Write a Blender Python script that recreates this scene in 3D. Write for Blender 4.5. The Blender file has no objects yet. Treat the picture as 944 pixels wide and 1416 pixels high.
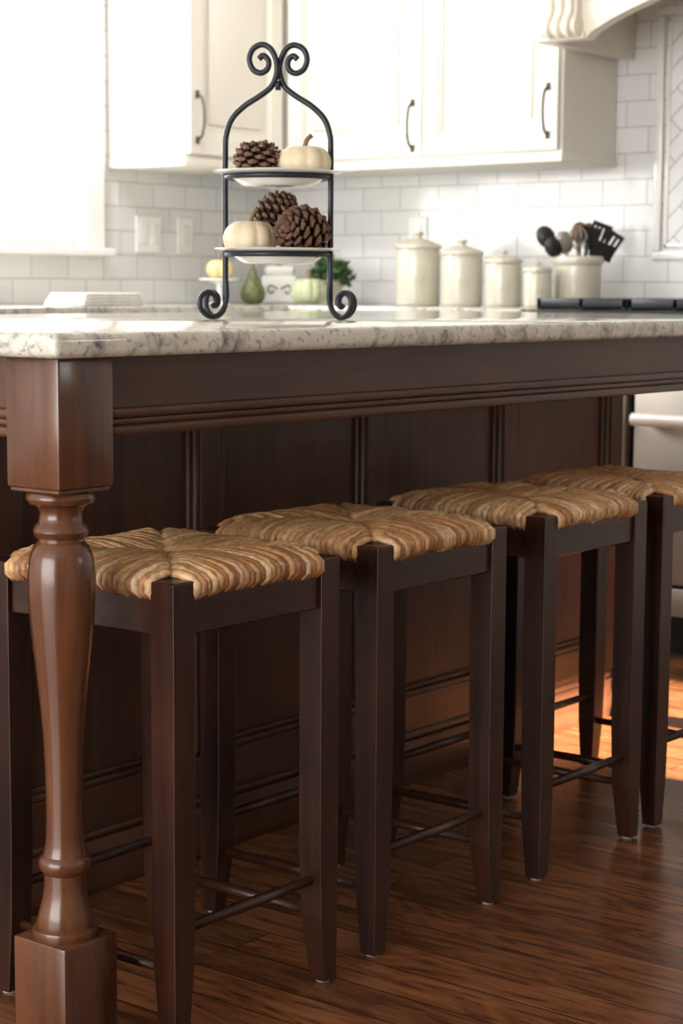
import bpy, bmesh, math, random
from mathutils import Vector, Matrix
random.seed(7)
S=bpy.context.scene
COL=S.collection
H=0.98
# ---------------------------------------------------------------- helpers
def link(o,parent=None):
    COL.objects.link(o)
    if parent is not None: o.parent=parent
    return o
def grp(name,loc=(0,0,0),rz=0):
    e=bpy.data.objects.new(name,None); e.location=loc; e.rotation_euler=(0,0,rz); e.empty_display_size=0.05
    COL.objects.link(e); return e
def mk(name,verts,faces,mat,parent=None,smooth=False,loc=(0,0,0)):
    me=bpy.data.meshes.new(name); me.from_pydata([tuple(v) for v in verts],[],faces); me.update()
    bm=bmesh.new(); bm.from_mesh(me); bmesh.ops.recalc_face_normals(bm,faces=bm.faces); bm.to_mesh(me); bm.free()
    if smooth:
        for p in me.polygons: p.use_smooth=True
    if mat: me.materials.append(mat)
    o=bpy.data.objects.new(name,me); o.location=loc
    return link(o,parent)
class B:
    """mesh accumulator"""
    def __init__(s): s.v=[]; s.f=[]; s.c=[]
    def add(s,v,f,col=None):
        n=len(s.v); s.v+= [tuple(a) for a in v]; s.f+=[tuple(i+n for i in q) for q in f]
        if col is not None: s.c+=[col]*len(v) if not isinstance(col,list) else col
    def box(s,x0,x1,y0,y1,z0,z1,b=0,seg=2):
        x0,x1=min(x0,x1),max(x0,x1); y0,y1=min(y0,y1),max(y0,y1); z0,z1=min(z0,z1),max(z0,z1)
        v=[(x0,y0,z0),(x1,y0,z0),(x1,y1,z0),(x0,y1,z0),(x0,y0,z1),(x1,y0,z1),(x1,y1,z1),(x0,y1,z1)]
        f=[(0,3,2,1),(4,5,6,7),(0,1,5,4),(1,2,6,5),(2,3,7,6),(3,0,4,7)]
        if b>0:
            bm=bmesh.new(); vs=[bm.verts.new(p) for p in v]
            for q in f: bm.faces.new([vs[i] for i in q])
            bmesh.ops.bevel(bm,geom=bm.edges[:],offset=b,segments=seg,profile=0.5,affect='EDGES')
            bm.verts.index_update()
            v=[p.co.copy() for p in bm.verts]; f=[tuple(x.index for x in q.verts) for q in bm.faces]; bm.free()
        s.add(v,f)
    def lathe(s,prof,cx=0,cy=0,cz=0,n=40,fn=None):
        v=[];f=[]
        m=len(prof)
        for r,z in prof:
            for i in range(n):
                a=2*math.pi*i/n; rr=max(r,0.0002)
                k=fn(a,r,z) if fn else 1
                v.append((cx+rr*k*math.cos(a),cy+rr*k*math.sin(a),cz+z))
        for j in range(m-1):
            for i in range(n):
                f.append((j*n+i,j*n+(i+1)%n,(j+1)*n+(i+1)%n,(j+1)*n+i))
        f.append(tuple(range(n-1,-1,-1))); f.append(tuple((m-1)*n+i for i in range(n)))
        s.add(v,f)
    def tube(s,pts,r,n=8,col=None,flat=1.0):
        pts=[Vector(p) for p in pts]; m=len(pts); v=[];f=[]
        up=None
        for j,p in enumerate(pts):
            t=(pts[min(j+1,m-1)]-pts[max(j-1,0)])
            if t.length<1e-9: t=Vector((0,0,1))
            t.normalize()
            if up is None:
                up=Vector((0,0,1)) if abs(t.z)<0.9 else Vector((1,0,0))
            up=(up-t*up.dot(t))
            if up.length<1e-6: up=Vector((0,1,0))
            up.normalize(); sd=t.cross(up)
            rr=r[j] if isinstance(r,(list,tuple)) else r
            for i in range(n):
                a=2*math.pi*i/n
                v.append(p+up*(math.cos(a)*rr*flat)+sd*(math.sin(a)*rr))
        for j in range(m-1):
            for i in range(n):
                f.append((j*n+i,j*n+(i+1)%n,(j+1)*n+(i+1)%n,(j+1)*n+i))
        f.append(tuple(range(n-1,-1,-1))); f.append(tuple((m-1)*n+i for i in range(n)))
        cc=None
        if col is not None: cc=[col]*len(v)
        s.add(v,f,cc)
    def prism(s,poly,mapf,a0,a1):
        n=len(poly)
        v=[mapf(p[0],p[1],a0) for p in poly]+[mapf(p[0],p[1],a1) for p in poly]
        f=[tuple(range(n)),tuple(range(2*n-1,n-1,-1))]+[(i,(i+1)%n,n+(i+1)%n,n+i) for i in range(n)]
        s.add(v,f)
    def obj(s,name,mat,parent=None,smooth=False,auto=False,loc=(0,0,0)):
        o=mk(name,s.v,s.f,mat,parent,smooth,loc)
        if s.c and len(s.c)==len(s.v):
            ca=o.data.color_attributes.new('Col','FLOAT_COLOR','POINT')
            for i,c in enumerate(s.c): ca.data[i].color=(*c,1)
        if auto:
            for p in o.data.polygons: p.use_smooth=True
            try:
                o.data.set_sharp_from_angle(angle=math.radians(35))
            except Exception: pass
        return o
def catmull(pts,k=6):
    P=[Vector(p) for p in pts]; out=[]
    for i in range(len(P)-1):
        p0=P[max(i-1,0)];p1=P[i];p2=P[i+1];p3=P[min(i+2,len(P)-1)]
        for j in range(k):
            t=j/k
            out.append(0.5*((2*p1)+(p2-p0)*t+(2*p0-5*p1+4*p2-p3)*t*t+(3*p1-p0-3*p2+p3)*t**3))
    out.append(P[-1]); return out
# ---------------------------------------------------------------- materials
def newmat(name):
    m=bpy.data.materials.new(name); m.use_nodes=True
    nt=m.node_tree; bs=nt.nodes['Principled BSDF']; return m,nt,bs
def plain(name,c,rough=0.5,metal=0,coat=0,noise=0.0,nscale=20):
    m,nt,bs=newmat(name)
    bs.inputs['Base Color'].default_value=(*c,1); bs.inputs['Roughness'].default_value=rough
    bs.inputs['Metallic'].default_value=metal
    if coat: bs.inputs['Coat Weight'].default_value=coat; bs.inputs['Coat Roughness'].default_value=0.12
    if noise>0:
        tc=nt.nodes.new('ShaderNodeTexCoord'); n=nt.nodes.new('ShaderNodeTexNoise'); n.inputs['Scale'].default_value=nscale; n.inputs['Detail'].default_value=5
        r=nt.nodes.new('ShaderNodeValToRGB')
        r.color_ramp.elements[0].position=0.3; r.color_ramp.elements[1].position=0.7
        r.color_ramp.elements[0].color=(*[x*(1-noise) for x in c],1); r.color_ramp.elements[1].color=(*[min(1,x*(1+noise*0.6)) for x in c],1)
        nt.links.new(tc.outputs['Object'],n.inputs['Vector']); nt.links.new(n.outputs['Fac'],r.inputs['Fac']); nt.links.new(r.outputs['Color'],bs.inputs['Base Color'])
    return m
def wood(name,c1,c2,axis='Z',rough=0.3,coat=0.0,spec=0.35,sc=1.0):
    m,nt,bs=newmat(name)
    tc=nt.nodes.new('ShaderNodeTexCoord'); mp=nt.nodes.new('ShaderNodeMapping')
    s=[38*sc,38*sc,38*sc]; s['XYZ'.index(axis)]=2.2*sc; mp.inputs['Scale'].default_value=s
    n=nt.nodes.new('ShaderNodeTexNoise'); n.inputs['Scale'].default_value=1.0; n.inputs['Detail'].default_value=8; n.inputs['Roughness'].default_value=0.65; n.inputs['Distortion'].default_value=0.5
    n2=nt.nodes.new('ShaderNodeTexNoise'); n2.inputs['Scale'].default_value=4.5; n2.inputs['Detail'].default_value=3
    mix=nt.nodes.new('ShaderNodeMath'); mix.operation='MULTIPLY_ADD'; mix.inputs[1].default_value=0.55
    add=nt.nodes.new('ShaderNodeMath'); add.operation='MULTIPLY'; add.inputs[1].default_value=0.45
    r=nt.nodes.new('ShaderNodeValToRGB'); r.color_ramp.elements[0].position=0.36; r.color_ramp.elements[1].position=0.64
    r.color_ramp.elements[0].color=(*c1,1); r.color_ramp.elements[1].color=(*c2,1)
    L=nt.links.new
    L(tc.outputs['Object'],mp.inputs['Vector']); L(mp.outputs['Vector'],n.inputs['Vector']); L(tc.outputs['Object'],n2.inputs['Vector'])
    L(n2.outputs['Fac'],add.inputs[0]); L(n.outputs['Fac'],mix.inputs[0]); L(add.outputs[0],mix.inputs[2]); L(mix.outputs[0],r.inputs['Fac']); L(r.outputs['Color'],bs.inputs['Base Color'])
    bs.inputs['Roughness'].default_value=rough
    bs.inputs['Specular IOR Level'].default_value=spec
    bs.inputs['Coat Weight'].default_value=coat; bs.inputs['Coat Roughness'].default_value=0.15
    return m
M_post=wood('post_cherry_wood',(0.048,0.0155,0.0060),(0.140,0.051,0.021),'Z',0.25,0.3,0.45)
M_islX=wood('island_wood_horizontal',(0.038,0.0135,0.0066),(0.092,0.036,0.016),'X',0.32,0.0,0.42)
M_islY=wood('island_wood_cross',(0.046,0.0160,0.0075),(0.094,0.037,0.016),'Y',0.32,0.0,0.42)
M_isl=wood('island_wood_vertical',(0.033,0.0135,0.0076),(0.082,0.035,0.019),'Z',0.38,0.0,0.36)
M_stool=wood('stool_dark_wood',(0.011,0.0036,0.0024),(0.050,0.0165,0.0088),'Z',0.30,0.0,0.32)
M_stoolX=wood('stool_dark_wood_rail',(0.016,0.0055,0.0034),(0.062,0.022,0.0115),'X',0.30,0.0,0.36)
M_cab=plain('cream_painted_cabinet',(0.80,0.77,0.70),0.4,noise=0.03,nscale=4)
M_hood=plain('antique_cream_paint',(0.76,0.71,0.61),0.45,noise=0.06,nscale=8)
M_iron=plain('wrought_iron',(0.030,0.034,0.044),0.42,metal=0.5,noise=0.3,nscale=60)
M_pull=plain('dark_pull_metal',(0.10,0.085,0.075),0.35,metal=0.8)
M_black=plain('black_enamel',(0.012,0.014,0.020),0.35,noise=0.2)
M_blackpl=plain('black_nylon',(0.010,0.010,0.011),0.4,noise=0.2)
M_steel=plain('stainless_steel',(0.36,0.32,0.28),0.42,metal=0.75,noise=0.06,nscale=6)
M_handle=plain('polished_steel_handle',(0.88,0.87,0.85),0.3,metal=0.2)
M_porc=plain('white_porcelain',(0.83,0.82,0.79),0.15,coat=0.5,noise=0.02)
M_cer=plain('cream_ceramic',(0.60,0.57,0.47),0.25,coat=0.4,noise=0.05,nscale=14)
M_trim=plain('white_trim_paint',(0.88,0.88,0.86),0.4,noise=0.02)
M_wallp=plain('tan_painted_wall',(0.50,0.43,0.34),0.7,noise=0.02)
M_ceil=plain('ceiling_paint',(0.85,0.84,0.82),0.8,noise=0.02)
M_glide=plain('glide_plastic',(0.5,0.48,0.44),0.5,noise=0.1)
M_pumpw=plain('white_pumpkin_skin',(0.72,0.61,0.42),0.45,noise=0.12,nscale=25)
M_pumpg=plain('pale_green_pumpkin_skin',(0.52,0.56,0.35),0.45,noise=0.25,nscale=35)
M_pumpy=plain('yellow_gourd_skin',(0.72,0.57,0.28),0.45,noise=0.2,nscale=30)
M_gourd=plain('green_gourd_skin',(0.15,0.17,0.07),0.45,noise=0.5,nscale=60)
M_stem=plain('dried_stem',(0.22,0.15,0.08),0.8,noise=0.3,nscale=60)
M_cone=plain('pine_cone_scales',(0.070,0.031,0.019),0.65,noise=0.5,nscale=70)
M_conet=plain('pine_cone_tips',(0.16,0.083,0.050),0.6,noise=0.4,nscale=80)
M_leaf=plain('leaf_green',(0.045,0.11,0.025),0.55,noise=0.5,nscale=50)
M_cloth=plain('dish_towel_cotton',(0.78,0.76,0.74),0.9,noise=0.15,nscale=30)
M_woodu=plain('utensil_wood',(0.20,0.09,0.04),0.6,noise=0.3,nscale=30)
def granite():
    m,nt,bs=newmat('speckled_granite'); L=nt.links.new; N=nt.nodes.new
    tc=N('ShaderNodeTexCoord')
    n1=N('ShaderNodeTexNoise'); n1.inputs['Scale'].default_value=30; n1.inputs['Detail'].default_value=7; n1.inputs['Roughness'].default_value=0.6; n1.inputs['Distortion'].default_value=0.4
    r1=N('ShaderNodeValToRGB'); e=r1.color_ramp.elements
    e[0].position=0.29; e[0].color=(0.22,0.215,0.21,1); e[1].position=0.58; e[1].color=(0.68,0.66,0.58,1)
    x=e.new(0.39); x.color=(0.42,0.405,0.37,1); x=e.new(0.47); x.color=(0.60,0.58,0.51,1)
    n2=N('ShaderNodeTexNoise'); n2.inputs['Scale'].default_value=95; n2.inputs['Detail'].default_value=4; n2.inputs['Distortion'].default_value=0.3
    r2=N('ShaderNodeValToRGB'); r2.color_ramp.elements[0].position=0.34; r2.color_ramp.elements[0].color=(0.28,0.26,0.26,1); r2.color_ramp.elements[1].position=0.45; r2.color_ramp.elements[1].color=(1,1,1,1)
    mx=N('ShaderNodeMix'); mx.data_type='RGBA'; mx.blend_type='MULTIPLY'; mx.inputs[0].default_value=0.6
    L(tc.outputs['Object'],n1.inputs['Vector']); L(tc.outputs['Object'],n2.inputs['Vector'])
    L(n1.outputs['Fac'],r1.inputs['Fac']); L(n2.outputs['Fac'],r2.inputs['Fac'])
    L(r1.outputs['Color'],mx.inputs[6]); L(r2.outputs['Color'],mx.inputs[7]); L(mx.outputs[2],bs.inputs['Base Color'])
    bs.inputs['Roughness'].default_value=0.08
    return m
M_gran=granite()
def tile(name,ux,uy,rot=0,w=0.155,h=0.078,grout=(0.50,0.49,0.475)):
    m,nt,bs=newmat(name); L=nt.links.new; N=nt.nodes.new
    tc=N('ShaderNodeTexCoord'); sp=N('ShaderNodeSeparateXYZ'); cb=N('ShaderNodeCombineXYZ')
    L(tc.outputs['Object'],sp.inputs[0]); L(sp.outputs[ux],cb.inputs[0]); L(sp.outputs[uy],cb.inputs[1])
    mp=N('ShaderNodeMapping'); mp.inputs['Rotation'].default_value=(0,0,rot); mp.inputs['Location'].default_value=(0.03,-0.925+0.078*12,0)
    L(cb.outputs[0],mp.inputs['Vector'])
    br=N('ShaderNodeTexBrick'); br.inputs['Scale'].default_value=1; br.inputs['Brick Width'].default_value=w; br.inputs['Row Height'].default_value=h
    br.inputs['Mortar Size'].default_value=0.0021; br.inputs['Mortar Smooth'].default_value=0.3
    br.inputs['Color1'].default_value=(0.80,0.80,0.795,1); br.inputs['Color2'].default_value=(0.73,0.73,0.725,1); br.inputs['Mortar'].default_value=(*grout,1)
    L(mp.outputs[0],br.inputs['Vector']); L(br.outputs['Color'],bs.inputs['Base Color'])
    # slightly uneven glaze plus recessed grout
    nz=N('ShaderNodeTexNoise'); nz.inputs['Scale'].default_value=9; L(tc.outputs['Object'],nz.inputs['Vector'])
    b0=N('ShaderNodeBump'); b0.inputs['Strength'].default_value=0.25; b0.inputs['Distance'].default_value=0.006; L(nz.outputs['Fac'],b0.inputs['Height'])
    bp=N('ShaderNodeBump'); bp.invert=True; bp.inputs['Strength'].default_value=0.5; bp.inputs['Distance'].default_value=0.002
    L(br.outputs['Fac'],bp.inputs['Height']); L(b0.outputs[0],bp.inputs['Normal']); L(bp.outputs[0],bs.inputs['Normal'])
    bs.inputs['Roughness'].default_value=0.12
    return m
M_tileB=tile('subway_tile_back',1,2); M_tileL=tile('subway_tile_left',0,2)
M_tileD=tile('diagonal_tile_insert',1,2,rot=math.radians(45),w=0.155,h=0.052,grout=(0.42,0.41,0.39))
def floor_mat():
    m,nt,bs=newmat('oak_plank_floor'); L=nt.links.new; N=nt.nodes.new
    tc=N('ShaderNodeTexCoord'); sp=N('ShaderNodeSeparateXYZ'); cb=N('ShaderNodeCombineXYZ')
    L(tc.outputs['Object'],sp.inputs[0]); L(sp.outputs[1],cb.inputs[0]); L(sp.outputs[0],cb.inputs[1])
    br=N('ShaderNodeTexBrick'); br.inputs['Scale'].default_value=1; br.inputs['Brick Width'].default_value=1.1; br.inputs['Row Height'].default_value=0.085
    br.inputs['Mortar Size'].default_value=0.0014; br.offset=0.37; br.offset_frequency=2
    br.inputs['Color1'].default_value=(0,0,0,1); br.inputs['Color2'].default_value=(1,1,1,1); br.inputs['Mortar'].default_value=(0.5,0.5,0.5,1)
    L(cb.outputs[0],br.inputs['Vector'])
    ad=N('ShaderNodeVectorMath'); ad.operation='MULTIPLY_ADD'; ad.inputs[1].default_value=(3.1,7.7,5.0)
    L(br.outputs['Color'],ad.inputs[0]); L(tc.outputs['Object'],ad.inputs[2])
    mp=N('ShaderNodeMapping'); mp.inputs['Scale'].default_value=(60,6,10); L(ad.outputs[0],mp.inputs['Vector'])
    n=N('ShaderNodeTexNoise'); n.inputs['Scale'].default_value=1; n.inputs['Detail'].default_value=6; n.inputs['Roughness'].default_value=0.65; n.inputs['Distortion'].default_value=0.5
    L(mp.outputs[0],n.inputs['Vector'])
    mp2=N('ShaderNodeMapping'); mp2.inputs['Scale'].default_value=(8,2.2,4); L(ad.outputs[0],mp2.inputs['Vector'])
    nn=N('ShaderNodeTexNoise'); nn.inputs['Scale'].default_value=1.0; nn.inputs['Detail'].default_value=2; nn.inputs['Distortion'].default_value=0.5; L(mp2.outputs[0],nn.inputs['Vector'])
    mm=N('ShaderNodeMath'); mm.operation='MULTIPLY'; mm.inputs[1].default_value=60; L(nn.outputs['Fac'],mm.inputs[0])
    sn=N('ShaderNodeMath'); sn.operation='SINE'; L(mm.outputs[0],sn.inputs[0])
    m1=N('ShaderNodeMath'); m1.operation='MULTIPLY'; m1.inputs[1].default_value=0.06; L(sn.outputs[0],m1.inputs[0])
    sm=N('ShaderNodeMath'); sm.operation='ADD'; L(m1.outputs[0],sm.inputs[0]); L(n.outputs['Fac'],sm.inputs[1])
    r=N('ShaderNodeValToRGB'); e=r.color_ramp.elements; e[0].position=0.33; e[0].color=(0.075,0.024,0.010,1); e[1].position=0.65; e[1].color=(0.225,0.088,0.034,1)
    x=e.new(0.45); x.color=(0.150,0.053,0.020,1)
    L(sm.outputs[0],r.inputs['Fac'])
    r3=N('ShaderNodeMapRange'); r3.inputs['To Min'].default_value=0.66; r3.inputs['To Max'].default_value=1.22
    L(br.outputs['Color'],r3.inputs['Value'])
    mx=N('ShaderNodeVectorMath'); mx.operation='SCALE'; L(r.outputs['Color'],mx.inputs[0]); L(r3.outputs[0],mx.inputs['Scale'])
    dk=N('ShaderNodeMix'); dk.data_type='RGBA'; L(br.outputs['Fac'],dk.inputs[0]); L(mx.outputs[0],dk.inputs[6]); dk.inputs[7].default_value=(0.014,0.005,0.002,1)
    L(dk.outputs[2],bs.inputs['Base Color'])
    bp=N('ShaderNodeBump'); bp.invert=True; bp.inputs['Strength'].default_value=0.4; bp.inputs['Distance'].default_value=0.001
    L(br.outputs['Fac'],bp.inputs['Height']); L(bp.outputs[0],bs.inputs['Normal'])
    bs.inputs['Roughness'].default_value=0.26; bs.inputs['Specular IOR Level'].default_value=0.5
    return m
M_floor=floor_mat()
def rush():
    m,nt,bs=newmat('woven_rush'); L=nt.links.new; N=nt.nodes.new
    at=N('ShaderNodeAttribute'); at.attribute_name='Col'
    tc=N('ShaderNodeTexCoord'); n=N('ShaderNodeTexNoise'); n.inputs['Scale'].default_value=110; n.inputs['Detail'].default_value=4
    mr=N('ShaderNodeMapRange'); mr.inputs['From Min'].default_value=0.3; mr.inputs['From Max'].default_value=0.7; mr.inputs['To Min'].default_value=0.62; mr.inputs['To Max'].default_value=1.28
    sc=N('ShaderNodeVectorMath'); sc.operation='SCALE'
    L(tc.outputs['Object'],n.inputs['Vector']); L(n.outputs['Fac'],mr.inputs['Value']); L(at.outputs['Color'],sc.inputs[0]); L(mr.outputs[0],sc.inputs['Scale']); L(sc.outputs[0],bs.inputs['Base Color'])
    bp=N('ShaderNodeBump'); bp.inputs['Strength'].default_value=0.5; bp.inputs['Distance'].default_value=0.002; L(n.outputs['Fac'],bp.inputs['Height']); L(bp.outputs[0],bs.inputs['Normal'])
    bs.inputs['Roughness'].default_value=0.45
    return m
M_rush=rush()
M_rushin=plain('rush_core',(0.13,0.062,0.026),0.8,noise=0.4,nscale=60)  # core colour kept dark to deepen the shading between cords

# ---------------------------------------------------------------- room
XB=5.13; YL=4.34; X0=-2.6; Y0=-2.6; ZC=2.75
b=B(); b.box(X0-0.15,XB+0.15,Y0-0.15,YL+0.15,-0.08,0); b.obj('floor',M_floor)
b=B(); b.box(X0-0.15,XB+0.15,Y0-0.15,YL+0.15,ZC,ZC+0.08); b.obj('ceiling',M_ceil)
b=B(); b.box(XB,XB+0.12,Y0,YL,0,ZC); b.obj('wall_back',M_tileB)
def wall_hole(name,axis,c0,c1,u0,u1,holes,mat):
    b=B()
    def bb(a0,a1,z0,z1):
        if a1-a0<1e-4 or z1-z0<1e-4: return
        if axis=='Y': b.box(a0,a1,c0,c1,z0,z1)
        else: b.box(c0,c1,a0,a1,z0,z1)
    cur=u0
    for (h0,h1,z0,z1) in holes:
        bb(cur,h0,0,ZC); bb(h0,h1,0,z0); bb(h0,h1,z1,ZC); cur=h1
    bb(cur,u1,0,ZC)
    return b.obj(name,mat)
wall_hole('wall_left','Y',YL,YL+0.12,X0,XB+0.12,[(2.3,4.22,1.10,2.45)],M_tileL)
wall_hole('wall_front','X',X0-0.12,X0,Y0,YL,[(0.0,3.8,0.12,2.40)],M_wallp)
wall_hole('wall_right','Y',Y0-0.12,Y0,X0,XB+0.12,[(3.42,4.30,1.72,2.12)],M_wallp)
def window(name,axis,c,u0,u1,z0,z1,nu,nz,th=0.05):
    g=grp(name,(0,0,0)); b=B()
    def bb(a0,a1,z0,z1,d0,d1):
        if axis=='Y': b.box(a0,a1,c+d0,c+d1,z0,z1,0.003,1)
        else: b.box(c+d0,c+d1,a0,a1,z0,z1,0.003,1)
    w=0.045 if z1-z0>0.7 else 0.02
    bb(u0,u0+w,z0,z1,-th/2,th/2); bb(u1-w,u1,z0,z1,-th/2,th/2); bb(u0+w,u1-w,z0,z0+w,-th/2,th/2); bb(u0+w,u1-w,z1-w,z1,-th/2,th/2)
    for i in range(1,nu):
        u=u0+(u1-u0)*i/nu; bb(u-0.012,u+0.012,z0+w,z1-w,-0.012,0.012)
    for i in range(1,nz):
        z=z0+(z1-z0)*i/nz; bb(u0+w,u1-w,z-0.012,z+0.012,-0.010,0.010)
    b.obj('sash_frame',M_trim,g); return g
window('window_1','Y',YL+0.06,2.3,4.22,1.10,2.45,2,1)
window('window_2','X',X0-0.06,0.0,3.8,0.12,2.40,4,1)
window('sun_patch_window','Y',Y0-0.06,3.42,4.30,1.72,2.12,2,1)  # unseen window, put in and sized to throw the floor sun patch
b=B(); b.box(2.22,4.30,YL-0.02,YL,2.45,2.53,0.004); b.box(2.22,2.30,YL-0.02,YL,1.10,2.45,0.004); b.box(4.22,4.30,YL-0.02,YL,1.10,2.45,0.004); b.box(2.20,4.32,YL-0.05,YL+0.03,1.075,1.10,0.006)
b.obj('trim_1',M_trim)
b=B(); b.box(X0,XB,Y0,Y0+0.015,0,0.12,0.003); b.obj('baseboard_right',M_trim)

# ---------------------------------------------------------------- camera
cam_d=bpy.data.cameras.new('camera'); cam=bpy.data.objects.new('camera',cam_d); COL.objects.link(cam)
cam_d.sensor_fit='VERTICAL'; cam_d.sensor_height=36; cam_d.lens=2600/1416*36
cam_d.clip_start=0.05
cam.matrix_world=Matrix.Translation((0,0,H))@Matrix.Rotation(math.radians(38-90),4,'Z')@Matrix.Rotation(math.radians(90-6.8),4,'X')@Matrix.Rotation(math.radians(0.35),4,'Z')
cam_d.dof.use_dof=True; cam_d.dof.focus_distance=2.55; cam_d.dof.aperture_fstop=8.0
S.camera=cam

# ---------------------------------------------------------------- island
CT=0.925; CB=0.895
isl=grp('kitchen_island',(1.5,1.6,0))
def ib(name,mat,fn,**k):
    b=B(); fn(b)
    b.v=[(x-1.5,y-1.6,z) for x,y,z in b.v]
    return b.obj(name,mat,isl,**k)
def f(b):
    b.box(1.53,3.89,1.62,2.80,CB,CT,0.009,3)
ib('granite_top',M_gran,f,auto=True)
def post(cx,cy,nm):
    def f(b):
        w=0.0465
        b.box(cx-w,cx+w,cy-w,cy+w,0.735,CB,0.003,2)
        b.box(cx-w*0.94,cx+w*0.94,cy-w*0.94,cy+w*0.94,0.729,0.736,0.002,1)
        b.box(cx-w,cx+w,cy-w,cy+w,0,0.163,0.003,2)
    ib(nm+'_blocks',M_post,f,auto=True)
    def f2(b):
        prof=[(0.030,0.160),(0.041,0.163),(0.0425,0.168),(0.041,0.173),(0.036,0.176),(0.0365,0.182),(0.033,0.195),(0.0285,0.212),(0.0268,0.228),(0.0262,0.243),(0.0300,0.246),
          (0.0330,0.252),(0.0335,0.258),(0.0315,0.264),(0.0275,0.267),(0.0262,0.272),(0.0242,0.285),(0.0232,0.31),(0.0232,0.345),(0.0240,0.38),(0.0255,0.415),(0.0285,0.455),(0.0325,0.495),
          (0.0370,0.535),(0.0405,0.575),(0.0420,0.605),(0.0418,0.63),(0.0395,0.648),(0.0345,0.660),(0.0285,0.666),(0.0285,0.670),(0.0325,0.673),(0.0350,0.679),(0.0335,0.685),(0.0290,0.689),(0.0265,0.696),(0.0262,0.703),(0.0290,0.709),
          (0.0330,0.712),(0.0400,0.714),(0.0430,0.719),(0.0430,0.723),(0.0400,0.728),(0.03,0.731)]
        b.lathe(prof,cx,cy,0,64)
    ib(nm+'_turning',M_post,f2,auto=True)
post(1.6075,1.6965,'post_near'); post(3.79,1.6965,'post_far')
def f(b):
    b.box(1.654,3.7435,1.662,1.69,0.825,CB,0.0015,1)
    for z0,z1,d in ((0.794,0.808,0.006),(0.807,0.818,0.0),(0.817,0.830,0.0045)):
        b.box(1.654,3.7435,1.656-d+0.002,1.69,z0,z1,0.0035,3)
ib('apron_front',M_islX,f,auto=True)
def f(b):
    for x,sx in ((1.578,1),(3.818,-1)):
        b.box(x,x+sx*0.022,1.743,2.15,0.825,CB,0.0015,1)
        for z0,z1,d in ((0.794,0.808,0.006),(0.807,0.818,0.0),(0.817,0.830,0.0045)):
            b.box(x-sx*(0.006+d-0.002),x+sx*0.022,1.743,2.15,z0,z1,0.0035,3)
ib('apron_sides',M_islY,f,auto=True)
BY=2.15; XE=3.80
def f(b):
    b.box(1.58,XE,BY+0.018,2.74,0,CB,0,0)
    stl=[1.605,1.92,2.39,2.86,3.33,XE-0.025]
    for s in stl: b.box(s-0.027,s+0.027,BY,BY+0.02,0.17,0.80,0.002,1)
    b.box(1.58,XE,BY+0.001,BY+0.02,0.80,CB); 
ib('body_panels',M_isl,f,auto=True)
def f(b):
    b.box(1.578,XE+0.002,BY+0.0005,BY+0.02,0.09,0.172,0.002,1)
    b.box(1.572,XE+0.008,BY-0.014,BY+0.02,0,0.088,0.003,2); b.box(1.574,XE+0.006,BY-0.008,BY+0.02,0.088,0.102,0.005,3)
    b.box(XE,XE+0.012,BY-0.01,2.75,0,0.10,0.003,2)
ib('base_moulding',M_islX,f,auto=True)
def f(b):
    stl=[1.605,1.92,2.39,2.86,3.33,XE-0.025]
    for a,c in zip(stl[:-1],stl[1:]):
        a+=0.027; c-=0.027
        for k,(o,w,y) in enumerate(((0.0,0.011,BY+0.003),(0.011,0.010,BY+0.010))):
            b.box(a+o,a+o+w,y,BY+0.02,0.172,0.80,0.003,2); b.box(c-o-w,c-o,y,BY+0.02,0.172,0.80,0.003,2)
            b.box(a+o,c-o,y,BY+0.02,0.172+o,0.172+o+w,0.003,2); b.box(a+o,c-o,y,BY+0.02,0.80-o-w,0.80-o,0.003,2)
ib('panel_moulding',M_isl,f,auto=True)

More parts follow.
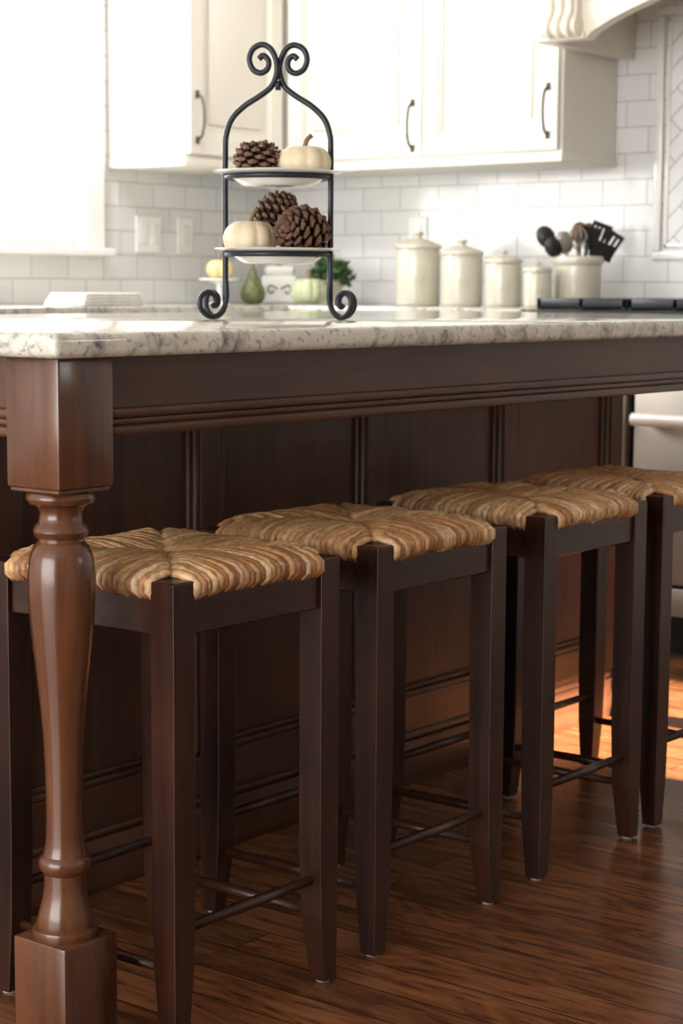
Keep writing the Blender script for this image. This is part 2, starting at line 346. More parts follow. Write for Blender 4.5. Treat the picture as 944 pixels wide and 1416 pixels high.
# ---------------------------------------------------------------- stools
PAL=[(0.60,0.35,0.16),(0.52,0.285,0.125),(0.68,0.45,0.25),(0.43,0.205,0.085),(0.59,0.34,0.155),(0.31,0.13,0.050),(0.72,0.52,0.32),(0.50,0.26,0.11)]
hw=0.1685; hd=0.1725
def stool_meshes(seed):
    rnd=random.Random(seed)
    out=[]
    b=B(); lw=0.020
    for sx in (-1,1):
        for sy in (-1,1):
            cx=sx*(hw-lw); cy=sy*(hd-lw)
            rings=[(0.004,0.0135),(0.10,0.0185),(0.20,0.020),(0.609,0.020),(0.611,0.0185)]
            v=[];fc=[]
            for z,w in rings:
                o=lw-w if z<0.5 else 0
                ox=cx+sx*o*0.8; oy=cy+sy*o*0.8
                v+=[(ox-w,oy-w,z),(ox+w,oy-w,z),(ox+w,oy+w,z),(ox-w,oy+w,z)]
            for j in range(len(rings)-1):
                for i in range(4): fc.append((j*4+i,j*4+(i+1)%4,j*4+4+(i+1)%4,j*4+4+i))
            fc.append((3,2,1,0)); k=(len(rings)-1)*4; fc.append((k,k+1,k+2,k+3))
            b.add(v,fc)
    out.append(('legs',b,M_stool,'bev'))
    b=B()
    for sy in (-1,1): b.box(-hw+0.04,hw-0.04,sy*(hd-0.006),sy*(hd-0.028),0.541,0.595,0.002,1)
    for sx in (-1,1): b.box(sx*(hw-0.006),sx*(hw-0.028),-hd+0.04,hd-0.04,0.541,0.595,0.002,1)
    out.append(('rails',b,M_stoolX,'auto'))
    b=B()
    for sy in (-1,1): b.tube([(-hw+0.03,sy*(hd-0.02),0.152),(0,sy*(hd-0.02),0.152),(hw-0.03,sy*(hd-0.02),0.152)],[0.0065,0.008,0.0065],12)
    for sx in (-1,1): b.tube([(sx*(hw-0.02),-hd+0.03,0.100),(sx*(hw-0.02),0,0.100),(sx*(hw-0.02),hd-0.03,0.100)],[0.0065,0.008,0.0065],12)
    out.append(('stretchers',b,M_stoolX,'smooth'))
    b=B()
    for sx in (-1,1):
        for sy in (-1,1): b.lathe([(0.009,0),(0.010,0.002),(0.009,0.0045)],sx*(hw-0.015),sy*(hd-0.015),0,16)
    out.append(('glides',b,M_glide,'smooth'))
    b=B(); b.box(-hw+0.010,hw-0.010,-hd+0.041,hd-0.041,0.594,0.614,0.005); b.box(-hw+0.041,hw-0.041,-hd+0.010,hd-0.010,0.5945,0.6145,0.005)
    out.append(('rush_core',b,M_rushin,'auto'))
    b=B(); N=25
    for side in range(4):
        h=(hd if side%2==0 else hw); hs=(hw if side%2==0 else hd)
        smax=hs-0.043
        ang=[-90,0,90,180][side]*math.pi/180
        nx,ny=math.cos(ang),math.sin(ang); tx,ty=-ny,nx
        tint=rnd.choice(PAL); ph=rnd.uniform(0,6)
        for i in range(N):
            s=-smax+2*smax*i/(N-1)
            q=abs(s)/smax
            inn=max(0.003,q*(h-0.043))
            r=0.0062*rnd.uniform(0.86,1.16)
            bul=rnd.uniform(-0.0008,0.0014)+0.0016*math.sin(i*0.7+ph)
            zz=0.6095-0.003*q**3+rnd.uniform(-0.0008,0.0010)+0.0010*math.sin(i*0.6+ph*2)
            e=h-0.006
            pr=[(e-0.016,zz-0.015),(e-0.001,zz-0.0165),(e+0.006+bul,zz-0.009),(e+0.006+bul,zz+0.000),(e-0.004+bul,zz+0.007),(e-0.022,zz+0.0112+0.5*bul)]
            L=e-0.022-inn
            if L>0.02:
                for k in range(1,6):
                    t=k/5; d=e-0.022-L*t
                    zc=zz+0.0112+0.5*bul+0.004*math.sin(math.pi*min(1,t*1.1))-0.006*(max(0,1-d/(0.09)))**1.5
                    pr.append((d,zc+rnd.uniform(-0.0008,0.0008)))
            else:
                pr.append((max(inn,0.003),zz+0.009))
            sj=[s+rnd.uniform(-0.0010,0.0010) for _ in pr]
            pts=[(nx*d+tx*a,ny*d+ty*a,z) for (d,z),a in zip(pr,sj)]
            c=Vector(rnd.choice(PAL)); c=c*0.85+Vector(tint)*0.15
            c2=Vector(rnd.choice(PAL))*0.6+Vector(PAL[0])*0.4
            n0=len(b.v)
            rr=[r*0.8]+[r]*(len(pts)-2)+[r*0.75]
            b.tube(pts,rr,7,col=tuple(c),flat=0.95)
            m=len(pts)
            for j in range(m):
                t=max(0,min(1,(j-4)/3)); cc=c.lerp(c2,t*0.75)
                for q2 in range(7): b.c[n0+j*7+q2]=tuple(cc)
    out.append(('rush_seat',b,M_rush,'smooth'))
    return out
def stool(cx,cy,seed,rz=0):
    g=grp('counter_stool' ,(cx,cy,0),rz)
    for nm,b,mat,mode in stool_meshes(seed):
        o=b.obj(nm,mat,g,smooth=(mode=='smooth'),auto=(mode=='auto'))
        if mode=='bev':
            md=o.modifiers.new('bevel','BEVEL'); md.width=0.002; md.segments=2; md.limit_method='ANGLE'
SY=1.598+hd
for i,(x,rz,dy) in enumerate(((1.698,0.0,-0.006),(2.131,0.0,0.0),(2.592,0.0,0.006),(2.993,0,0.008))):
    stool(x+hw,SY+dy,11+i,rz)

# ---------------------------------------------------------------- cabinetry helpers
def mapX(xf): # facing -X
    return lambda b,u0,u1,n0,n1,z0,z1,bv=0,sg=1: b.box(xf-n1,xf-n0,u0,u1,z0,z1,bv,sg)
def mapY(yf): # facing -Y
    return lambda b,u0,u1,n0,n1,z0,z1,bv=0,sg=1: b.box(u0,u1,yf-n1,yf-n0,z0,z1,bv,sg)
def door(b,M,u0,u1,z0,z1,fw=0.058):
    g=0.003; u0+=g;u1-=g;z0+=g;z1-=g
    M(b,u0,u0+fw,0,0.02,z0,z1,0.002,1); M(b,u1-fw,u1,0,0.02,z0,z1,0.002,1)
    M(b,u0+fw,u1-fw,0,0.02,z0,z0+fw,0.002,1); M(b,u0+fw,u1-fw,0,0.02,z1-fw,z1,0.002,1)
    M(b,u0+fw,u1-fw,0,0.006,z0+fw,z1-fw)
    for o,w,t in ((0,0.009,0.015),):
        M(b,u0+fw+o,u0+fw+o+w,0,t,z0+fw,z1-fw,0.003,2); M(b,u1-fw-o-w,u1-fw-o,0,t,z0+fw,z1-fw,0.003,2)
        M(b,u0+fw,u1-fw,0,t,z0+fw+o,z0+fw+o+w,0.003,2); M(b,u0+fw,u1-fw,0,t,z1-fw-o-w,z1-fw-o,0.003,2)
    m=fw+0.035
    if u1-u0>2*m+0.03 and z1-z0>2*m+0.03: M(b,u0+m,u1-m,0.004,0.014,z0+m,z1-m,0.006,2)
def pull(b,pt,dn,zc,L=0.125):
    x,y=pt; pts=[]
    for t,o in ((-0.5,0.0),(-0.46,0.012),(-0.38,0.022),(-0.2,0.028),(0,0.030),(0.2,0.028),(0.38,0.022),(0.46,0.012),(0.5,0.0)):
        pts.append((x+dn[0]*o,y+dn[1]*o,zc+t*L))
    b.tube(catmull(pts,3),0.0042,8)
    for s in (-0.5,0.5):
        b.box(x-0.007 if dn[0]==0 else x+min(0,dn[0]*0.005),x+0.007 if dn[0]==0 else x+max(0,dn[0]*0.005),y-0.007 if dn[1]==0 else y+min(0,dn[1]*0.005),y+0.007 if dn[1]==0 else y+max(0,dn[1]*0.005),zc+s*L-0.011,zc+s*L+0.011,0.001,1)
CF=4.82; W=0.003
g=grp('wall_cabinet',(0,0,0))
b=B(); b.box(CF,XB-W,2.95,YL-W,1.375,2.60); b.box(CF-0.012,XB-W,2.945,4.0,1.352,1.380,0.004,2); b.obj('case',M_cab,g,auto=True)
b=B(); M=mapX(CF); door(b,M,2.955,3.445,1.385,2.50); door(b,M,3.445,3.985,1.385,2.50); b.box(CF-0.03,CF,2.94,3.98,2.52,2.6,0.01,2); b.obj('doors',M_cab,g,auto=True)
b=B(); pull(b,(CF-0.02,2.990),(-1,0),1.500,0.14); pull(b,(CF-0.02,3.480),(-1,0),1.480,0.14); b.obj('pulls',M_pull,g,smooth=True)
g=grp('wall_cabinet',(0,0,0))
b=B(); b.box(4.335,CF-0.003,4.01,YL-W,1.375,2.60); b.box(4.33,CF-0.02,4.002,YL-W,1.352,1.380,0.004,2); b.obj('case',M_cab,g,auto=True)
b=B(); M=mapY(4.01); door(b,M,4.338,4.785,1.385,2.50); b.obj('doors',M_cab,g,auto=True)
b=B(); pull(b,(4.372,3.99),(0,-1),1.500,0.14); b.obj('pulls',M_pull,g,smooth=True)

# base cabinets + counters
g=grp('base_cabinet',(0,0,0))
b=B(); b.box(4.52,XB-W,2.87,YL-W,0.10,0.893); b.box(4.58,XB-W,2.87,YL-W,0,0.10)
M=mapX(4.52); door(b,M,2.88,3.26,0.12,0.88); door(b,M,3.26,3.72,0.12,0.88)
b.obj('carcass',M_cab,g,auto=True)
b=B(); b.box(4.475,XB-W,2.865,YL-W,CB,CT,0.006,2); b.obj('granite_counter',M_gran,g,auto=True)
g=grp('sink_base_cabinet',(0,0,0))
b=B(); b.box(1.5,4.515,3.75,YL-W,0.10,0.893); b.box(1.5,4.515,3.81,YL-W,0,0.10)
M=mapY(3.75)
for k in range(6): door(b,M,1.51+k*0.49,1.99+k*0.49,0.12,0.88)
b.obj('carcass',M_cab,g,auto=True)
b=B(); b.box(1.48,4.474,3.705,YL-W,CB,CT,0.006,2); b.obj('granite_counter',M_gran,g,auto=True)
g=grp('base_cabinet',(0,0,0))
b=B(); b.box(4.52,XB-W,0.6,1.61,0.10,0.893); b.box(4.58,XB-W,0.6,1.61,0,0.10)
M=mapX(4.52); door(b,M,0.61,1.10,0.12,0.88); door(b,M,1.10,1.60,0.12,0.88)
b.obj('carcass',M_cab,g,auto=True)
b=B(); b.box(4.475,XB-W,0.58,1.615,CB,CT,0.006,2); b.obj('granite_counter',M_gran,g,auto=True)

# range
g=grp('stainless_range',(4.43,2.24,0)); ox,oy=4.43,2.24
def rb(name,mat,boxes,auto=True):
    b=B()
    for q in boxes:
        x0,x1,y0,y1,z0,z1=q[:6]; bv=q[6] if len(q)>6 else 0
        b.box(x0-ox,x1-ox,y0-oy,y1-oy,z0,z1,bv,2)
    return b.obj(name,mat,g,auto=auto)
rb('body',M_black,[(4.475,5.11,1.63,2.855,0.11,0.915,0.004)])
rb('oven_doors',M_steel,[(4.435,4.475,2.502,2.850,0.20,0.745,0.005),(4.435,4.475,1.64,2.476,0.20,0.745,0.005),(4.43,4.475,1.635,2.852,0.755,0.90,0.006),(4.44,4.475,1.64,2.476,0.115,0.19,0.004),(4.44,4.475,2.502,2.85,0.115,0.19,0.004)])
rb('toe_kick',M_black,[(4.52,5.1,1.64,2.85,0,0.11)])
rb('oven_windows',M_black,[(4.432,4.436,1.80,2.10,0.34,0.56,0.001)])
gr=[(4.48,5.08,1.66,2.83,0.915,0.922)]
for k in range(4):
    y=1.68+k*0.288
    for yy in (y,y+0.135,y+0.27): gr.append((4.50,5.06,yy,yy+0.014,0.924,0.955,0.002))
    for xx in (4.50,4.63,4.77,4.91,5.046): gr.append((xx,xx+0.014,y,y+0.284,0.930,0.955,0.002))
rb('cooktop_grates',M_black,gr)
b=B()
for y0,y1 in ((2.54,2.81),(1.70,2.45)):
    b.tube([(4.380-ox,y0-oy,0.640),(4.380-ox,y1-oy,0.640)],0.017,14)
    for y in (y0+0.02,y1-0.02): b.box(4.380-ox,4.437-ox,y-0.014-oy,y+0.014-oy,0.626,0.654,0.003,1)
b.obj('oven_handles',M_handle,g,auto=True)
b=B()
for k in range(8):
    y=1.75+k*0.145
    b.tube([(4.43-ox,y-oy,0.83),(4.40-ox,y-oy,0.83)],[0.024,0.020],16)
b.obj('burner_knobs',M_blackpl,g,auto=True)

# hood mantle
g=grp('range_hood_mantle',(0,0,0))
ya,yb=1.55,2.93; zb=1.672
poly=[(ya,2.35),(ya,zb),(ya+0.17,zb)]
for k in range(0,19):
    t=k/18; y=ya+0.19+(yb-ya-0.38)*t; 
    poly.append((y,zb+0.018+0.12*math.sin(math.pi*t)**0.85))
poly+=[(yb-0.17,zb),(yb,zb),(yb,2.35)]
b=B(); b.prism(poly,lambda y,z,x:(x,y,z),4.62,4.665)
b.box(4.665,XB-W,yb-0.04,yb,zb,2.35); b.box(4.665,XB-W,ya,ya+0.04,zb,2.35); b.box(4.665,XB-W,ya+0.04,yb-0.04,2.0,2.03)
b.box(4.60,XB-W,ya-0.02,yb+0.005,2.35,2.40,0.006,2); b.box(4.70,XB-W,ya+0.15,yb-0.15,2.40,ZC-0.002)
b.box(4.612,4.62,yb-0.17,yb,zb,zb+0.018,0.002,1)
b.obj('mantle',M_hood,g,auto=True)
b=B()
prof=[(0,0.0),(0.030,0.004),(0.046,0.022),(0.044,0.045),(0.030,0.060),(0.026,0.085),(0.032,0.12),(0.055,0.16),(0.085,0.19),(0.10,0.215),(0.10,0.25),(0.09,0.265),(0.09,0.29),(0,0.29)]
for y0,y1 in ((2.775,2.875),(1.605,1.705)):
    b.prism(prof,lambda n,z,y:(4.62-n,y,1.675+z),y0,y1)
    for k in range(3):
        yy=y0+0.012+k*0.032
        sc=[(4.62-n-0.006,yy+0.006,1.675+z) for n,z in prof[1:-2]]
        b.tube(catmull(sc,3),0.009,8)
    b.tube([(4.62-0.024,y0-0.006,1.703),(4.62-0.024,y1+0.006,1.703)],0.026,20)
    b.tube([(4.62-0.072,y0-0.006,1.915),(4.62-0.072,y1+0.006,1.915)],0.032,20)
b.obj('corbels',M_hood,g,auto=True)

# framed tile insert
g=grp('tile_frame_insert',(0,0,0))
b=B(); y1,y0,z0,z1=2.81,1.67,1.07,1.82; w=0.026
b.box(XB-0.014,XB,y0,y1,z0,z0+w,0.005,2);b.box(XB-0.014,XB,y0,y1,z1-w,z1,0.005,2);b.box(XB-0.014,XB,y0,y0+w,z0+w,z1-w,0.005,2);b.box(XB-0.014,XB,y1-w,y1,z0+w,z1-w,0.005,2)
b.box(XB-0.009,XB,y0+0.036,y1-0.036,z0+0.036,z0+0.048,0.003,2);b.box(XB-0.009,XB,y0+0.036,y1-0.036,z1-0.048,z1-0.036,0.003,2);b.box(XB-0.009,XB,y1-0.048,y1-0.036,z0+0.036,z1-0.036,0.003,2);b.box(XB-0.009,XB,y0+0.036,y0+0.048,z0+0.036,z1-0.036,0.003,2)
b.obj('pencil_frame',M_porc,g,auto=True)
b=B(); b.box(XB-0.004,XB,y0+0.048,y1-0.048,z0+0.048,z1-0.048); b.obj('diagonal_tiles',M_tileD,g)

# outlets
def outlet(kind,u,z,wd):
    g=grp('wall_outlet',(0,0,0)); b=B()
    if kind=='B': b.box(XB-0.006,XB,u-wd/2,u+wd/2,z-0.06,z+0.06,0.002,1)
    else: b.box(u-wd/2,u+wd/2,YL-0.006,YL,z-0.06,z+0.06,0.002,1)
    b.obj('plate',M_trim,g)
    b=B(); n=max(1,round(wd/0.075))
    for k in range(n):
        c=u-wd/2+wd*(k+0.5)/n
        if kind=='B': b.box(XB-0.009,XB-0.005,c-0.017,c+0.017,z-0.034,z+0.034,0.002,1)
        else: b.box(c-0.017,c+0.017,YL-0.009,YL-0.005,z-0.034,z+0.034,0.002,1)
    b.obj('receptacle',M_porc,g)
outlet('B',3.69,1.155,0.075); outlet('L',4.515,1.15,0.12); outlet('L',4.69,1.15,0.075)

# ---------------------------------------------------------------- canisters
def canister(x,y,w,h):
    g=grp('ceramic_canister',(x,y,CT)); r=w/2; bh=h*0.76
    b=B()
    prof=[(r*0.90,0),(r*0.97,0.004),(r,0.012),(r,bh*0.90),(r*0.97,bh*0.97),(r*0.95,bh)]
    b.lathe([(0,0)]+prof+[(0,bh)],n=48); b.obj('jar',M_cer,g,auto=True)
    b=B()
    prof=[(r*0.98,bh+0.0005),(r*1.05,bh+0.004),(r*1.05,bh+0.011),(r*0.93,bh+0.017),(r*0.72,bh+0.10*h),(r*0.42,bh+0.135*h),(r*0.20,bh+0.15*h),(r*0.15,bh+0.17*h),(r*0.22,bh+0.195*h),(r*0.26,bh+0.215*h),(r*0.20,bh+0.235*h),(0,bh+0.24*h)]
    b.lathe([(0,bh+0.0005)]+prof,n=48); b.obj('lid',M_cer,g,auto=True)
    b=B()
    for k in range(3): 
        a0=math.radians(218)
        b.tube([(r*1.0*math.cos(a0+t),r*1.0*math.sin(a0+t),bh*(0.40+0.06*k)) for t in (-0.3,-0.15,0,0.15,0.3)],0.0018,6)
    b.obj('embossed_band',M_cer,g,smooth=True)
canister(4.85,3.49,0.142,0.232); canister(4.85,3.322,0.128,0.205); canister(4.85,3.17,0.112,0.172); canister(4.83,3.035,0.084,0.136)
cx,cy=4.955,2.968
g=grp('utensil_crock',(cx,cy,CT)); r=0.072
b=B(); b.lathe([(0,0),(r*0.93,0),(r*0.97,0.006),(r*0.97,0.125),(r*1.05,0.132),(r*1.07,0.142),(r*1.05,0.152),(r*0.98,0.154),(r*0.92,0.150),(r*0.90,0.02),(0,0.02)],n=48); b.obj('crock',M_cer,g,auto=True)
Rv=Vector((math.sin(math.radians(38)),-math.cos(math.radians(38)),0)); Fv=Vector((math.cos(math.radians(38)),math.sin(math.radians(38)),0))
def flatplate(b,c,up,side,w,h,t=0.004,slots=0):
    c=Vector(c); n=up.cross(side).normalized()
    def quad(u0,u1,v0,v1):
        vs=[]
        for d in (-t/2,t/2):
            for (u,v) in ((u0,v0),(u1,v0),(u1,v1),(u0,v1)): vs.append(c+side*u+up*v+n*d)
        b.add(vs,[(0,1,2,3),(7,6,5,4),(0,1,5,4),(1,2,6,5),(2,3,7,6),(3,0,4,7)])
    if slots==0: quad(-w/2,w/2,0,h)
    else:
        quad(-w/2,w/2,0,h*0.2); quad(-w/2,w/2,h*0.85,h)
        k=slots+1; bw=w*0.72/k
        for i in range(k):
            u=-w/2+(w-bw)*i/(k-1); quad(u,u+bw,h*0.2,h*0.85)
def ut(off,lean,leanf,L):
    d=(Vector((0,0,1))+Rv*lean+Fv*leanf).normalized()
    p=Vector((0,0,0.05))+Rv*off
    return p,p+d*L,d
def sdv(d): return (Rv-d*Rv.dot(d)).normalized()
b=B()
p,q,d=ut(0.0,0.36,0.0,0.125); b.tube([p,q],0.005,8); flatplate(b,q,d,sdv(d),0.062,0.090,0.004,4)
p,q,d=ut(0.0,0.66,0.1,0.125); b.tube([p,q],0.005,8); flatplate(b,q,d,sdv(d),0.058,0.085,0.004,3)
p,q,d=ut(0.0,0.18,-0.1,0.145); b.tube([p,q],0.006,8); flatplate(b,q,d,sdv(d),0.055,0.05,0.005,0)
p,q,d=ut(0.02,0.40,-0.15,0.105); b.tube([p,q],0.006,8); flatplate(b,q,d,sdv(d),0.07,0.05,0.005,0)
b.obj('spatulas',M_blackpl,g)
def bowl(b,c,r,d,squash=0.45):
    c=Vector(c); side=sdv(d); n=d.cross(side).normalized(); v=[];fc=[]
    R,Sg=8,16
    for j in range(R+1):
        ph=math.pi*j/R
        for i in range(Sg):
            a=2*math.pi*i/Sg
            v.append(c+d*(r*1.25*math.cos(ph))+side*(r*math.sin(ph)*math.cos(a))+n*(r*squash*math.sin(ph)*math.sin(a)))
    for j in range(R):
        for i in range(Sg): fc.append((j*Sg+i,j*Sg+(i+1)%Sg,(j+1)*Sg+(i+1)%Sg,(j+1)*Sg+i))
    b.add(v,fc)
b=B()
p,q,d=ut(-0.01,-0.56,0.0,0.165); b.tube([p,q],0.005,8); bowl(b,q+d*0.02,0.028,d)
p,q,d=ut(-0.02,-0.46,-0.15,0.125); b.tube([p,q],0.005,8); bowl(b,q+d*0.02,0.026,d)
b.obj('ladles',M_blackpl,g,smooth=True)
b=B()
p,q,d=ut(-0.01,-0.26,-0.1,0.13); b.tube([p,q],0.005,8); bowl(b,q+d*0.02,0.028,d,0.3)
p,q,d=ut(0.0,-0.05,-0.2,0.12); b.tube([p,q],0.005,8)
side=sdv(d); nn=d.cross(side)
for k in range(5):
    a=math.pi*k/5; sd=side*math.cos(a)+nn*math.sin(a)
    b.tube(catmull([q,q+sd*0.022+d*0.03,q+sd*0.026+d*0.055,q+d*0.08,q-sd*0.026+d*0.055,q-sd*0.022+d*0.03,q],3),0.0014,5)
b.obj('steel_spoon_and_whisk',M_steel,g,smooth=True)
b=B()
p,q,d=ut(0.0,0.02,0.1,0.155); b.tube([p,q],0.006,8); bowl(b,q+d*0.02,0.027,d,0.3)
p,q,d=ut(0.01,0.12,0.15,0.16); b.tube([p,q],0.006,8); bowl(b,q+d*0.02,0.023,d,0.3)
b.obj('wooden_spoons',M_woodu,g,smooth=True)

# ---------------------------------------------------------------- pumpkins, cones etc
def pumpkin(parent,nm,c,R,hh,mat,ribs=10,stem=True,rot=0,depth=0.10):
    b=B(); prof=[]
    for j in range(0,25):
        t=math.pi*j/24
        r=R*abs(math.sin(t))**0.72; z=hh/2*(-math.cos(t)); 
        z-= (hh*0.10)*math.exp(-(r/(R*0.35))**2)*(1 if j>12 else -1)
        prof.append((r,z+hh/2))
    b.lathe(prof,n=ribs*8,fn=lambda a,r,z:1-depth*(1-abs(math.cos((a+rot)*ribs/2))**0.6)*min(1,r/(R*0.3)))
    b.obj(nm,mat,parent,smooth=True,loc=c)
    if stem:
        b=B(); b.tube(catmull([(0,0,hh*0.82),(0.001,0,hh*0.98),(0.004,0.002,hh*1.15),(0.011,0.005,hh*1.26)],4),[0.007,0.006,0.0055,0.005,0.0045,0.004,0.004,0.004,0.004,0.004,0.004,0.004,0.0045] if R<0.06 else 0.007,8); b.obj(nm+'_stem',M_stem,parent,smooth=True,loc=c)
def cone(parent,nm,c,R,L,axis=(0,0,1),seed=1):
    ax=Vector(axis).normalized(); q=Vector((0,0,1)).rotation_difference(ax).to_matrix()
    b=B(); b.lathe([(0,-L*0.48),(R*0.35,-L*0.42),(R*0.5,-L*0.1),(R*0.38,L*0.2),(R*0.1,L*0.46),(0,L*0.48)],n=16)
    n=88
    tips=B()
    for i in range(n):
        t=i/n; a=i*2.39996; z=-L*0.44+L*0.93*t
        rr=R*(math.sin(math.pi*min(1,0.16+0.84*t))**0.75)*1.0
        rr=max(rr,R*0.12); ang=math.radians(-8+62*t)
        d=Vector((math.cos(a)*math.cos(ang),math.sin(a)*math.cos(ang),math.sin(ang)))
        sd=Vector((-math.sin(a),math.cos(a),0)); up=d.cross(sd)*-1
        base=Vector((0,0,z-rr*0.25*math.sin(ang)))+Vector((math.cos(a),math.sin(a),0))*rr*0.25
        tip=base+d*rr*0.78; w=R*0.20*(0.6+0.6*math.sin(math.pi*t)); th=R*0.05
        v=[base-sd*w*0.4,base+sd*w*0.4,tip+sd*w-d*w*0.4,tip+d*w*0.25,tip-sd*w-d*w*0.4]
        vv=[x+up*th for x in v]+[x-up*th for x in v]
        b.add(vv,[(0,1,2,3,4),(9,8,7,6,5)]+[(k,(k+1)%5,5+(k+1)%5,5+k) for k in range(5)])
        tv=[tip+sd*w*0.8-d*w*0.2,tip+d*w*0.32,tip-sd*w*0.8-d*w*0.2,tip+up*th*1.8]
        tips.add([x+up*th*0.6 for x in tv]+[x-up*th*1.4 for x in tv[:3]],[(0,1,3),(1,2,3),(2,0,3),(4,5,6),(0,1,5,4),(1,2,6,5),(2,0,4,6)])
    for bb,nn,mm in ((b,nm,M_cone),(tips,nm+'_tips',M_conet)):
        bb.v=[tuple(q@Vector(p)) for p in bb.v]; bb.obj(nn,mm,parent,loc=c)

# ---------------------------------------------------------------- tiered stand
SX,SYY=2.454,2.057
K=3.2/2600; KZ=K*0.965
yaw=math.radians(-52-6)
st=grp('tiered_plate_stand',(SX,SYY,CT),yaw)
rr=0.0050
b=B()
for s in (-1,1):
    pts=[(72,25),(72,120),(72,235),(70,262),(62,283),(45,300),(25,313),(9,326),(2,343),(2,360),(9,377),(21,384),(34,378),(39,364),(34,350),(23,345),(14,351),(13,362),(20,369),(26,364)]
    off=0.004*s
    b.tube(catmull([(s*x*K,off,z*KZ) for x,z in pts],5),rr,10)
    for fa in (-38,38):
        ca,sa=math.cos(math.radians(fa)),math.sin(math.radians(fa))
        fp=[(0,60),(-2,32),(4,14),(16,5.0),(30,6),(41,17),(40,31),(29,38),(18,33),(16,23),(23,18)]
        b.tube(catmull([(s*(72*K+x*K*ca*0.95),x*K*sa*0.95+off,z*K) for x,z in fp],5),rr*0.92,10)
ZL,ZU=0.110,0.238
RP=0.0855
for zz in (ZL,ZU):
    b.tube([(RP*math.cos(2*math.pi*i/48),RP*math.sin(2*math.pi*i/48),zz) for i in range(49)],0.0045,8)
b.tube([(-0.004,0,328*KZ),(0.004,0,328*KZ)],0.008,10)
b.obj('iron_frame',M_iron,st,smooth=True)
b=B()
for zz in (ZL,ZU):
    b.lathe([(0,-0.016),(0.052,-0.016),(0.060,-0.014),(0.074,-0.004),(0.080,0.003),(0.088,0.0055),(0.106,0.0075),(0.109,0.0095),(0.106,0.0105),(0.088,0.0085),(0.078,0.006),(0.070,-0.001),(0.058,-0.011),(0,-0.012)],0,0,zz,64)
b.obj('platters',M_porc,st,auto=True)
pumpkin(st,'pumpkin_upper',(0.045,0.0,ZU-0.006),0.047,0.060,M_pumpw,9,True,0.3)
pumpkin(st,'pumpkin_lower',(-0.045,-0.01,ZL-0.008),0.046,0.066,M_pumpw,9,True,0.1)
cone(st,'pine_cone_upper',(-0.034,0.0,ZU+0.028),0.040,0.066,(0,0,-1),3)
cone(st,'pine_cone_a',(0.042,-0.020,ZL+0.036),0.046,0.090,(-0.75,-0.9,0.35),5)
cone(st,'pine_cone_b',(-0.006,0.030,ZL+0.072),0.034,0.080,(0.7,0.2,0.65),9)
cone(st,'pine_cone_c',(0.030,0.045,ZL+0.03),0.030,0.06,(0.3,-0.2,0.8),12)

# ---------------------------------------------------------------- back counter decor
def at(px,X):  # approximate counter positions along the back run
    u=(px-472)/2600*0.99; return X*(0.616-0.788*u)/(0.788+0.616*u)
g=grp('heirloom_pumpkin',(4.78,at(425,4.78),CT)); pumpkin(g,'fruit',(0,0,0),0.060,0.088,M_pumpg,10,True,0,0.12)
py=at(457,4.93); g=grp('potted_greenery',(4.93,py,CT))
b=B(); b.lathe([(0,0),(0.030,0),(0.04,0.075),(0.043,0.08),(0.036,0.08),(0,0.07)],n=32); b.obj('pot',M_cer,g,auto=True)
b=B(); rnd=random.Random(4)
for i in range(520):
    th=rnd.uniform(0,2*math.pi); ph=math.acos(rnd.uniform(-0.7,1)); r=0.064*rnd.uniform(0.55,1)
    c=Vector((r*1.1*math.sin(ph)*math.cos(th),r*1.1*math.sin(ph)*math.sin(th),0.098+r*0.85*math.cos(ph)))
    d=Vector((rnd.uniform(-1,1),rnd.uniform(-1,1),rnd.uniform(-.3,1))).normalized(); s=d.cross(Vector((rnd.uniform(-1,1),rnd.uniform(-1,1),rnd.uniform(-1,1)))).normalized()
    n=d.cross(s); l=0.012
    b.add([c,c+d*l+s*l*0.55+n*0.002,c+d*l*2,c+d*l-s*l*0.55+n*0.002],[(0,1,2,3)])
b.obj('leaves',M_leaf,g)
g=grp('pear_gourd',(4.70,at(348,4.70),CT))
b=B(); b.lathe([(0,0),(0.02,0.001),(0.034,0.012),(0.040,0.03),(0.036,0.052),(0.024,0.075),(0.015,0.095),(0.012,0.11),(0.006,0.118),(0,0.119)],n=32,fn=lambda a,r,z:1+0.04*math.cos(8*a)); b.obj('body',M_gourd,g,smooth=True)
b=B(); b.tube(catmull([(0,0,0.115),(0.002,0,0.13),(0.010,0.004,0.142)],4),0.004,8); b.obj('stem',M_stem,g,smooth=True)
g=grp('pedestal_dish_with_gourd',(4.55,at(302,4.55),CT))
b=B(); b.lathe([(0,0),(0.034,0),(0.034,0.004),(0.012,0.012),(0.010,0.062),(0.03,0.073),(0.065,0.077),(0.067,0.083),(0,0.081)],n=40); b.obj('pedestal',M_porc,g,auto=True)
pumpkin(g,'gourd',(0,0,0.080),0.044,0.064,M_pumpy,9,True,0,0.1)
g=grp('ceramic_serving_dish',(4.86,at(385,4.86),CT),math.radians(-52))
b=B(); b.box(-0.060,0.060,-0.03,0.03,0.0,0.095,0.014,4); b.box(-0.050,0.050,-0.024,0.024,0.093,0.128,0.014,4); b.obj('dish',M_porc,g,auto=True)
b=B()
for s in (-1,1):
    b.tube(catmull([(s*0.058,0,0.03),(s*0.078,0,0.035),(s*0.083,0,0.06),(s*0.070,0,0.075),(s*0.058,0,0.070)],5),0.005,8)
b.tube([(-0.01,0,0.133),(0.01,0,0.133)],0.009,12)
for s in (-1,1):
    b.tube(catmull([(s*0.006,-0.031,0.05),(s*0.03,-0.031,0.062),(s*0.038,-0.031,0.045),(s*0.025,-0.031,0.035),(s*0.020,-0.031,0.045)],5),0.0025,6)
b.obj('scroll_handles',plain('dish_brown_glaze',(0.20,0.12,0.07),0.3,noise=0.3),g,smooth=True)
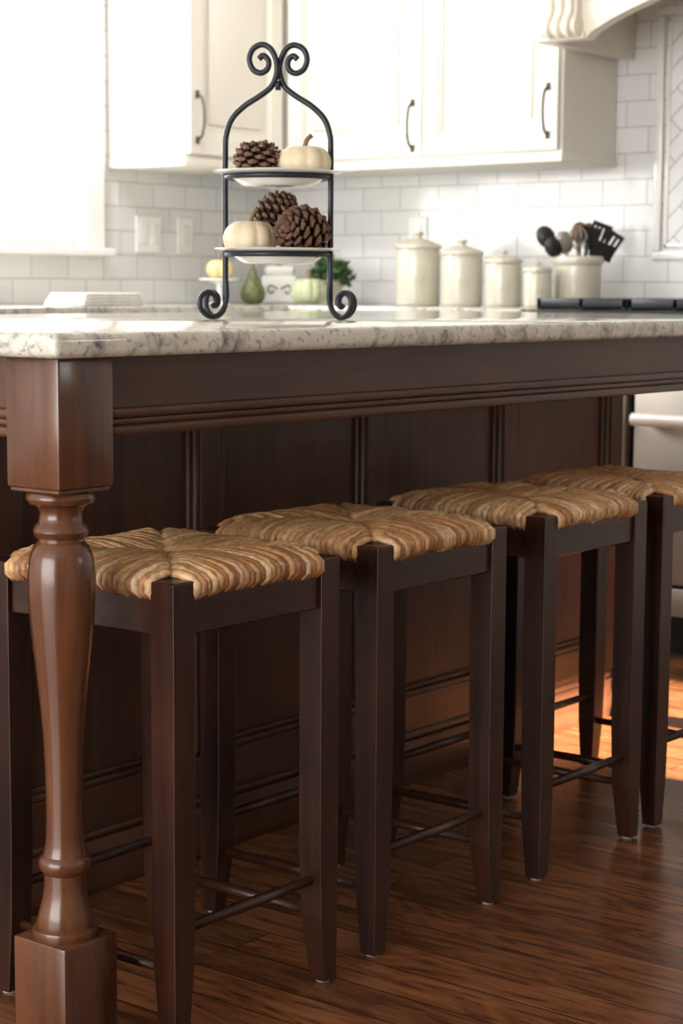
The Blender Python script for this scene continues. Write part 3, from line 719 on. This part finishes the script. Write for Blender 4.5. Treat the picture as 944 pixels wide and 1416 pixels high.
g=grp('folded_dish_towel',(3.80,3.86,CT),math.radians(10))
b=B()
for k in range(4): b.box(-0.15+0.004*k,0.15-0.006*k,-0.07,0.07-0.004*k,0.001+k*0.009,0.0095+k*0.009,0.004,3)
b.obj('folds',M_cloth,g,auto=True)

# ---------------------------------------------------------------- lights
w=bpy.data.worlds.new('world'); S.world=w; w.use_nodes=True
bg=w.node_tree.nodes['Background']; bg.inputs[0].default_value=(1.0,0.985,0.96,1); bg.inputs[1].default_value=10.0
def portal(name,loc,rot,sx,sy):
    l=bpy.data.lights.new(name,'AREA'); l.shape='RECTANGLE'; l.size=sx; l.size_y=sy
    l.cycles.is_portal=True
    o=bpy.data.objects.new(name,l); o.location=loc; o.rotation_euler=rot; COL.objects.link(o)
R=math.radians
portal('window_portal_1',(3.26,YL+0.1,1.77),(R(-90),0,0),1.92,1.35)
portal('window_portal_2',(X0-0.1,1.9,1.26),(0,R(-90),0),2.28,3.8)
portal('window_portal_3',(3.86,Y0-0.14,1.92),(R(90),0,0),0.88,0.40)
def area(name,loc,tgt,sx,sy,e,col=(1,1,1)):
    l=bpy.data.lights.new(name,'AREA'); l.shape='RECTANGLE'; l.size=sx; l.size_y=sy; l.energy=e; l.color=col
    o=bpy.data.objects.new(name,l); o.location=loc; o.rotation_euler=(Vector(tgt)-Vector(loc)).to_track_quat('-Z','Y').to_euler(); COL.objects.link(o)
area('background_fill',(3.7,3.0,2.70),(4.3,3.2,0.9),1.0,1.0,9,(1,0.99,0.98))  # added fill lamp, no real fixture, lifts the backsplash and cabinets
# added fill spot, not a fixture: whitens the cabinet side by the window
sp=bpy.data.lights.new('cabinet_side_fill','SPOT'); sp.energy=75; sp.spot_size=R(46); sp.spot_blend=0.8; sp.shadow_soft_size=0.08
spo=bpy.data.objects.new('cabinet_side_fill',sp); spo.location=(3.1,3.9,2.66); spo.rotation_euler=(Vector((4.33,4.2,1.75))-Vector((3.1,3.9,2.66))).to_track_quat('-Z','Y').to_euler(); COL.objects.link(spo)
sl=bpy.data.lights.new('sun','SUN'); sl.energy=75; sl.angle=R(0.8); sl.color=(1,0.86,0.68)
so=bpy.data.objects.new('sun',sl); so.rotation_euler=Vector((-0.02,0.92,-0.385)).to_track_quat('-Z','Y').to_euler(); COL.objects.link(so)
S.view_settings.view_transform='Standard'; S.view_settings.look='None'; S.view_settings.exposure=0.0
